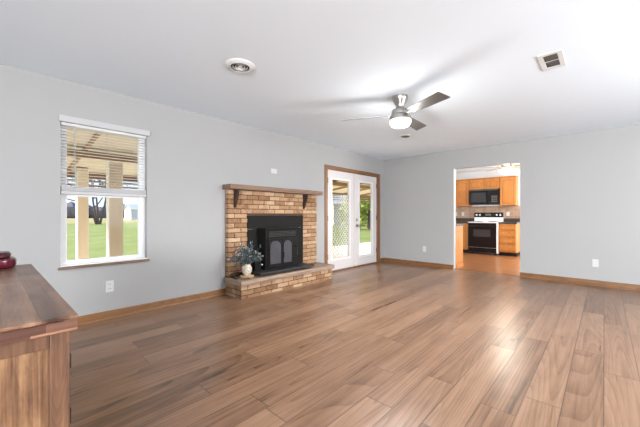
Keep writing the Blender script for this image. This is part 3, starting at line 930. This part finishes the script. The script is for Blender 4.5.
upper(-2.981, -2.175, 1.862, 2.168, 2, 'short two door oak wall cabinet above the black microwave', .03)
upper(-2.171, -1.775, 1.378, 2.168, 1, 'tall honey oak wall cabinet right of the black microwave')
upper(-3.88, -3.424, 1.378, 2.168, 1, 'honey oak wall cabinet hidden mostly by the left jamb of the opening')
MB().box(-3.89, -1.76, UF - .03, KY, 2.169, 2.19, bev=.004).build('cabinet_crown', 'honey_oak')
tag(bpy.data.objects['cabinet_crown'], 'thin oak crown strip running along the top of the wall cabinets', 'moulding')

mw = empty('microwave', (-2.578, KY, 1.415))
tag(mw, 'black over the range microwave under the short oak cabinet', 'microwave')
MF = KY - .39
bx('body', 'black_plain', mw, -2.958, -2.198, MF, KY, 1.418, 1.858)
MB().box(-2.955, -2.40, MF - .022, MF, 1.425, 1.815, bev=.004).build('door', 'black_gloss', mw)
bx('window', 'dark_glass', mw, -2.90, -2.50, MF - .024, MF - .022, 1.48, 1.76)
MB().box(-2.396, -2.201, MF - .022, MF, 1.425, 1.815, bev=.004).build('control_panel', 'black_gloss', mw)
for i in range(4):
    for k in range(3): bx('button', 'dark_grille', mw, -2.36 + k * .05, -2.325 + k * .05, MF - .024, MF - .022, 1.48 + i * .05, 1.51 + i * .05)
MB().tube([(-2.43, MF - .022, 1.46), (-2.43, MF - .05, 1.48), (-2.43, MF - .05, 1.76), (-2.43, MF - .022, 1.78)], .009, 8).build('handle', 'black_gloss', mw)
b = MB()
for k in range(4): b.box(-2.95, -2.206, MF - .018, MF, 1.820 + k * .0095, 1.825 + k * .0095)
b.build('vent_grille', 'dark_grille', mw)

rg = empty('kitchen_range', (-2.52, 9.80, 0))
tag(rg, 'white electric range with a black oven door and black control panel', 'stove')
RX0, RX1, RF = -2.905, -2.145, KY - .68
bx('body', 'white_enamel', rg, RX0, RX1, RF + .02, KY - .02, .05, .895)
MB().box(RX0 - .002, RX1 + .002, RF - .005, KY - .015, .895, .918, bev=.004).build('cooktop', 'white_enamel', rg)
for (cx, cy, r_) in ((-2.72, 9.66, .10), (-2.33, 9.66, .08), (-2.72, 9.93, .08), (-2.33, 9.93, .10)):
    b = MB()
    for q in range(4): 
        rr = r_ * (1 - q * .22)
        b.tube([(cx + rr * math.cos(a * PI / 10), cy + rr * math.sin(a * PI / 10), .927) for a in range(21)], .006, 6)
    b.build('burner_coil', 'black_iron', rg)
    MB().lathe([(0, .919), (r_ + .015, .919), (r_ + .02, .923), (r_ + .01, .924), (0, .921)], (cx, cy, 0), 24).build('drip_pan', 'silver', rg, True)
bx('lower_panel', 'white_enamel', rg, RX0, RX1, KY - .085, KY - .02, .918, 1.045)
bp = MB().prism([(KY - .10, 1.045), (KY - .015, 1.045), (KY - .015, 1.185), (KY - .075, 1.185)], 0, RX0 + .0, RX1).build('backguard', 'black_gloss', rg)
for kx in (-2.84, -2.75, -2.30, -2.21):
    b = MB().lathe([(0, 0), (.026, 0), (.024, .02), (.010, .026), (0, .026)], seg=16)
    bmesh.ops.rotate(b.bm, verts=b.bm.verts, cent=(0, 0, 0), matrix=Matrix.Rotation(R(90), 3, 'X'))
    bmesh.ops.translate(b.bm, verts=b.bm.verts, vec=(kx, KY - .088, 1.115))
    b.build('knob', 'grey_grille', bp, True)
bx('clock', 'dark_grille', bp, -2.60, -2.45, KY - .0935, KY - .088, 1.09, 1.15)
od = MB().box(RX0 + .004, RX1 - .030, RF - .012, RF + .02, .20, .885, bev=.006).build('oven_door', 'black_gloss', rg)
bx('window', 'dark_glass', od, -2.76, -2.32, RF - .0135, RF - .012, .50, .70)
b = MB(); b.tube([(-2.84, RF - .012, .80), (-2.84, RF - .045, .805), (-2.22, RF - .045, .805), (-2.22, RF - .012, .80)], .010, 8)
b.build('handle', 'black_plain', od)
MB().box(RX0 + .004, RX1 - .030, RF - .010, RF + .02, .055, .192, bev=.005).build('storage_drawer', 'black_gloss', rg)
bx('toe_base', 'black_plain', rg, RX0 + .02, RX1 - .02, RF + .06, KY - .05, 0, .05)
MB().box(RX1 - .028, RX1, RF - .008, RF + .02, .055, .893, bev=.004).build('side_trim', 'white_enamel', rg)

def base(xa, xb, label, drawers):
    o = empty('base_cabinet', ((xa + xb) / 2, KY, 0)); tag(o, label, 'cabinet')
    bx('body', 'honey_oak', o, xa, xb, BF, KY, .10, .875)
    bx('toe_kick', 'duct_dark', o, xa + .005, xb - .005, BF + .07, KY, 0, .10)
    if drawers:
        zs = [.12, .33, .515, .695, .865]
        for a, c in zip(zs, zs[1:]):
            d = MB().box(xa + .015, xb - .015, BF - .019, BF, a + .008, c - .008, bev=.004).build('drawer', 'honey_oak', o)
            bx('groove_shade', 'honey_oak_shade', d, xa + .03, xb - .03, BF - .0205, BF - .0185, a + .022, c - .022)
            MB().box(xa + .04, xb - .04, BF - .024, BF - .0205, a + .032, c - .032, bev=.001).build('raised_panel', 'honey_oak', d)
    else:
        cab_door(o, xa + .015, xb - .015, .12, .70, BF, .0)
        MB().box(xa + .015, xb - .015, BF - .019, BF, .715, .86, bev=.004).build('drawer', 'honey_oak', o)
    return o
base(-2.138, -1.72, 'honey oak base cabinet of four drawers right of the range', True)
base(-3.35, -2.912, 'honey oak base cabinet with a door left of the range', False)
base(-3.80, -3.354, 'honey oak base cabinet mostly behind the left jamb', False)
c1 = MB().box(-2.136, -1.70, BF - .03, KY, .877, .917, bev=.004).build('countertop', 'kitchen_counter')
tag(c1, 'dark speckled countertop right of the range', 'countertop')
c1 = MB().box(-3.82, -2.914, BF - .03, KY, .877, .917, bev=.004).build('countertop', 'kitchen_counter')
tag(c1, 'dark speckled countertop left of the range', 'countertop')
for xa_, xb_ in ((-2.136, -1.70), (-3.82, -2.914)):
    lp = MB().box(xa_, xb_, KY - .032, KY - .0125, .918, 1.02, bev=.002).build('counter_upstand', 'kitchen_counter')
    tag(lp, 'dark counter upstand strip %s of the range' % ('right' if xa_ > -2.5 else 'left'), 'upstand')
bs_ = struct(bx('trim_3', 'backsplash_tile', None, -3.82, -1.70, KY - .012, KY, .92, 1.376), 'brown tan tiled backsplash behind the range', 'backsplash')
plate_back(-3.47, 1.145, KY - .012, 'wall_outlet', 'white outlet on the backsplash farthest left of the range', 'outlet')
plate_back(-3.26, 1.145, KY - .012, 'wall_switch', 'white switch plate on the backsplash just left of the range', 'switch', slots=False)
plate_back(-2.03, 1.145, KY - .012, 'wall_outlet', 'cream outlet on the backsplash right of the range', 'outlet')

# cabinet standing just behind the left jamb of the opening
pc = empty('base_cabinet', (-2.9, 6.86, 0)); tag(pc, 'honey oak base cabinet end just inside the kitchen opening on the left', 'cabinet')
bx('body', 'honey_oak', pc, -3.6, -2.285, 6.64, 7.06, .0, .875)
MB().box(-2.285, -2.272, 6.64, 7.06, .10, .872, bev=.002).build('end_panel', 'honey_oak', pc)
for k in range(2): MB().box(-3.55 + k * .63, -2.95 + k * .63, 7.06, 7.079, .12, .86, bev=.003).build('door', 'honey_oak', pc)
MB().box(-2.285, -2.262, 6.64, 7.07, .0, .09, bev=.002).build('base_trim', 'honey_oak', pc)
c1 = MB().box(-3.62, -2.262, 6.63, 7.10, .877, .915, bev=.004).build('countertop', 'kitchen_counter')
tag(c1, 'dark countertop on the cabinet just inside the kitchen opening', 'countertop')

# kitchen fan
KF = Vector((-1.600, 7.86, 0))
kf = empty('ceiling_fan', (KF.x, KF.y, H))
tag(kf, 'pale wood five blade ceiling fan with a bright lamp in the kitchen', 'ceiling fan')
MB().lathe([(0, 2.44), (.07, 2.44), (.07, 2.42), (.02, 2.395), (.02, 2.27), (.08, 2.26), (.105, 2.235), (.105, 2.18), (.07, 2.16), (.06, 2.13), (0, 2.13)], KF, 28).build('motor', 'fan_wood', kf, True)
MB().lathe([(.06, 2.135), (.13, 2.125), (.155, 2.095), (.14, 2.06), (.09, 2.035), (0, 2.025)], KF, 28).build('lamp_shade', 'kitchen_lamp_glass', kf, True)
kb = fan_blade(.10, .14, .16, .66).build('blade', 'fan_wood', kf, local=True)
ki = MB().box(.07, .20, -.015, .015, -.012, -.004, bev=.002).build('blade_iron', 'brass', kb, local=True)
for k in range(5):
    o, q = kb, ki
    if k:
        o = kb.copy(); col.objects.link(o); o.parent = kf
        q = ki.copy(); col.objects.link(q); q.parent = o
    o.rotation_mode = 'QUATERNION'
    o.rotation_quaternion = (Matrix.Rotation(R(-152 + 72 * k), 4, 'Z') @ Matrix.Rotation(R(-10), 4, 'X')).to_quaternion()
    o.location = (0, 0, 2.185 - H)
light('POINT', 'kitchen_fan_bulb', (KF.x, KF.y, 1.98), (0, 0, 0), 22, (1.0, .93, .8), shadow_soft_size=.12)

# ------------------------------------------------------------------ outside
GZ = -.35
struct(bx('lawn', 'lawn', None, -420, XL - T - .01, -250, 420, GZ - .3, GZ), 'green lawn running out to a dry field', 'lawn')
struct(bx('patio_slab', 'concrete', None, -7.75, XL - T - .01, -3, 12.5, GZ, -.10), 'pale concrete patio slab', 'patio')
pr = empty('patio_cover', (-5.9, 3, -.1))
tag(pr, 'tan wooden patio roof on beige columns outside the window and doors', 'patio roof')
def rz(x): return 2.42 + (x + 4.05) * .125
b = MB(); 
XA, XB = -7.65, -4.05
n = 24
for i in range(n):
    xa = XA + (XB - XA) * i / n; xb = XA + (XB - XA) * (i + 1) / n - .008
    b.prism([(xa, rz(xa)), (xb, rz(xb)), (xb, rz(xb) + .03), (xa, rz(xa) + .03)], 1, -3, 12.4)
b.build('roof_deck', 'roof_tan', pr)
b = MB().prism([(XA, rz(XA) + .031), (XB, rz(XB) + .031), (XB, rz(XB) + .07), (XA, rz(XA) + .07)], 1, -3, 12.4)
b.build('roof_covering', 'barn_roof', pr)
k = 0
yy = -2.62
while yy < 12.3:
    MB().prism([(XA, rz(XA)), (XB, rz(XB)), (XB, rz(XB) - .06), (XA, rz(XA) - .06)], 1, yy, yy + .04).build('rafter', 'rafter_brown', pr)
    yy += 1.22
MB().box(-6.06, -5.94, -3, 12.4, rz(-6) - .17, rz(-6) - .06).build('beam', 'rafter_brown', pr)
MB().box(-7.70, -7.62, -3, 12.4, rz(XA) - .12, rz(XA) + .05).build('fascia', 'fascia_brown', pr)
b = MB()
for q in range(2): b.box(-7.69, -7.65, -3, 12.4, rz(XA) - .20 - q * .08, rz(XA) - .16 - q * .08)
for q in range(9): b.box(-7.65, -7.62, -2.9 + q * 1.9, -2.84 + q * 1.9, rz(XA) - .28, rz(XA) - .12)
b.build('trellis_rail', 'fascia_brown', pr)
def column(x, ya, yb, zt):
    c = MB().box(x - .08, x + .08, ya + .012, yb - .012, -.10, zt).build('column', 'column_beige', pr)
    b = MB()
    nn = 4
    b.box(x - .09, x + .075, ya, ya + .012, -.10, zt); b.box(x - .09, x + .075, yb - .012, yb, -.10, zt)
    b.build('corner_board', 'column_white', c)
    b = MB()
    for q in range(5):
        y_ = ya + .025 + (yb - ya - .05) * q / 4
        b.box(x + .08, x + .086, y_ - .006, y_ + .006, -.10, zt)
    b.build('flute', 'column_beige', c)
for ya in (1.355, 4.7, 12.0): column(-6.0, ya, ya + .20, rz(-6) - .20)
for ya in (1.155, 5.4, 12.1): column(-7.3, ya, ya + .17, rz(-7.3) - .02)
column(-7.3, -1.6, -1.43, rz(-7.3) - .02)
# lattice screen on the patio
lt = empty('lattice_screen', (-4.6, 5.6, -.1))
tag(lt, 'white diagonal lattice screen on the patio behind the left patio door', 'lattice')
la, lb, lza, lzb = 5.18, 6.03, -.10, 1.56
b = MB()
b.box(-4.62, -4.58, la - .03, la, lza, lzb + .03); b.box(-4.62, -4.58, lb, lb + .03, lza, lzb + .03)
b.box(-4.62, -4.58, la, lb, lzb, lzb + .03); b.box(-4.62, -4.58, la, lb, lza, lza + .05)
b.build('frame', 'column_white', lt)
def clip_strip(c, s_, w_):
    # strip y = y0 + s*(z), clipped to rectangle
    a, z_ = c, lza
    pts = []
    y_a, z_a, y_b, z_b = c, lza, c + s_ * (lzb - lza), lzb
    def clipy(y1_, z1_, y2_, z2_):
        t0, t1 = 0, 1
        dy = y2_ - y1_
        for lim, sg in ((la, 1), (lb, -1)):
            p = dy * sg; q = (lim - y1_) * sg
            if p > 0: t0 = max(t0, q / p)
            else: t1 = min(t1, q / p)
        if t1 - t0 < .02: return None
        return (y1_ + dy * t0, z1_ + (z2_ - z1_) * t0, y1_ + dy * t1, z1_ + (z2_ - z1_) * t1)
    return clipy(y_a, z_a, y_b, z_b)
b = MB()
pitch = .095
for s_, xo in ((1, -4.604), (-1, -4.594)):
    c = la - (lzb - lza) if s_ > 0 else la
    e = lb if s_ > 0 else lb + (lzb - lza)
    while c < e:
        r_ = clip_strip(c, s_, 0)
        if r_:
            ya, za, yb, zb = r_
            h_ = .011
            b.prism([(ya - h_, za), (ya + h_, za), (yb + h_, zb), (yb - h_, zb)], 0, xo - .004, xo + .004)
        c += pitch
b.build('lattice_strip', 'column_white', lt)['kind'] = 'stuff'

# bare tree
def bare_tree(x, y, h, seed, label, trunks=4):
    rnd = random.Random(seed)
    b = MB()
    def grow(p, d, ln, r, dep):
        pts = [p]; q = p.copy(); dd = d.copy()
        for k in range(4):
            dd = (dd + Vector([rnd.gauss(0, .10) for _ in range(3)]) + Vector((0, 0, .03))).normalized()
            q = q + dd * ln / 4; pts.append(q.copy())
        b.tube(pts, r, 6 if dep > 2 else 4, r * .6)
        if dep == 0: return
        for k in range(3 if dep > 1 else 4):
            t_ = rnd.choice((2, 3, 4))
            nd = (dd + Vector([rnd.gauss(0, .45) for _ in range(3)]) + Vector((0, 0, .1))).normalized()
            grow(pts[t_], nd, ln * rnd.uniform(.6, .78), r * .55, dep - 1)
    for k in range(trunks):
        a = 2 * PI * k / trunks + rnd.uniform(-.3, .3)
        grow(Vector((x + .25 * math.cos(a), y + .25 * math.sin(a), GZ)), Vector((math.cos(a) * .28, math.sin(a) * .28, 1)).normalized(), h * .42, h * .014, 4)
    o = b.build('bare_tree', 'bark'); tag(o, label, 'tree'); return o
bare_tree(-59.3, 12.1, 13, 3, 'leafless many stemmed tree standing on the lawn seen through the window')
bare_tree(-74, 4.6, 13, 9, 'leafless tree farther out at the left edge of the window view', 2)
# woodland line
rnd = random.Random(5)
b = MB()
for i in range(240):
    a = R(84 + i * .42) if False else R(35 + i * .42)
    d_ = rnd.uniform(190, 215)
    x, y = -d_ * math.sin(a) * 1.0, d_ * math.cos(a)
    hh = rnd.uniform(5.5, 9)
    b.sphere((x, y, GZ + hh * .38), hh * .6, 1, (1, 1, 1.0))
    b.tube([(x, y, GZ), (x, y, GZ + hh * .5)], .5, 5)
o = b.build('distant_woodland', 'woods_far'); tag(o, 'grey band of distant woodland along the horizon', 'woodland', kind='stuff')
# barn and neighbour's house
def house(name, x, y, wx_, wy_, h, rh, rot, label, cat, m='barn_white', openings=()):
    o = empty(name, (x, y, GZ), rot); tag(o, label, cat)
    b = MB(); b.box(-wx_ / 2, wx_ / 2, -wy_ / 2, wy_ / 2, 0, h)
    b.prism([(-wx_ / 2, h), (wx_ / 2, h), (0, h + rh)], 1, -wy_ / 2, wy_ / 2)
    b.build('wall', m, o, local=True)
    b = MB()
    e = .35
    for s_ in (-1, 1):
        b.prism([(s_ * (wx_ / 2 + e), h - e * rh / (wx_ / 2)), (0, h + rh), (0, h + rh + .18), (s_ * (wx_ / 2 + e), h - e * rh / (wx_ / 2) + .18)], 1, -wy_ / 2 - e, wy_ / 2 + e)
    b.build('roof', 'barn_roof', o, local=True)
    for (yy_, zz, ww, hh) in openings:
        MB().box(wx_ / 2 - .02, wx_ / 2 + .05, yy_ - ww / 2, yy_ + ww / 2, zz, zz + hh).build('window', 'dark_grille', o, local=True)
    return o
house('barn', -113, 37.2, 7, 12.5, 3.3, 1.6, R(0), 'white barn on the far lawn at the right of the window view', 'barn', openings=((2.5, .1, 2.4, 2.6),))
house('house', -29, 39.5, 8, 9, 3.0, 1.3, R(-35), 'white neighbouring outbuilding seen through the left patio door', 'house', openings=((-2, 1.0, 1.2, 1.2), (2, 1.0, 1.2, 1.2)))
# leafy trees beyond the doors
def leafy(x, y, h, rad, seed, m, label, sx=.35):
    rnd = random.Random(seed)
    o = empty('leafy_tree', (x, y, GZ)); tag(o, label, 'tree')
    b = MB(); b.tube([(0, 0, 0), (.1, 0, h * .4), (0, .1, h * .75)], .2, 7, .08)
    for k in range(6):
        a = k * 1.05; b.tube([(0, 0, h * .35), (math.cos(a) * rad * .6, math.sin(a) * rad * .6, h * .7)], .08, 5, .03)
    b.build('trunk', 'bark', o, local=True)
    b = MB()
    blobs = [(Vector((rnd.uniform(-.6, .6) * rad, rnd.uniform(-.6, .6) * rad, h * rnd.uniform(.12, .85))), rad * rnd.uniform(.35, .6)) for _ in range(9)]
    for i in range(2200):
        c, r_ = rnd.choice(blobs)
        v = Vector([rnd.gauss(0, 1) for _ in range(3)]).normalized() * r_ * rnd.uniform(.7, 1.05)
        u = Vector([rnd.gauss(0, 1) for _ in range(3)]).normalized(); w_ = u.orthogonal().normalized()
        b.quad(c + v, u * sx * rnd.uniform(.6, 1), w_ * sx * rnd.uniform(.6, 1))
    q = b.build('crown', m, o, local=True); return o
leafy(-22.5, 34.5, 7.5, 3.4, 1, 'leaves_spring', 'yellow green leafy tree seen through the right patio door')
leafy(-31, 52, 10, 4.2, 2, 'leaves_green', 'tall green tree behind the yellow green one, right patio door view')
leafy(-40, 54, 10, 4.2, 3, 'leaves_green', 'green tree beyond the outbuilding in the patio door view')
leafy(-17.6, 26.4, 6.0, 2.6, 4, 'leaves_spring', 'pale leafy tree at the right edge of the right patio door view')
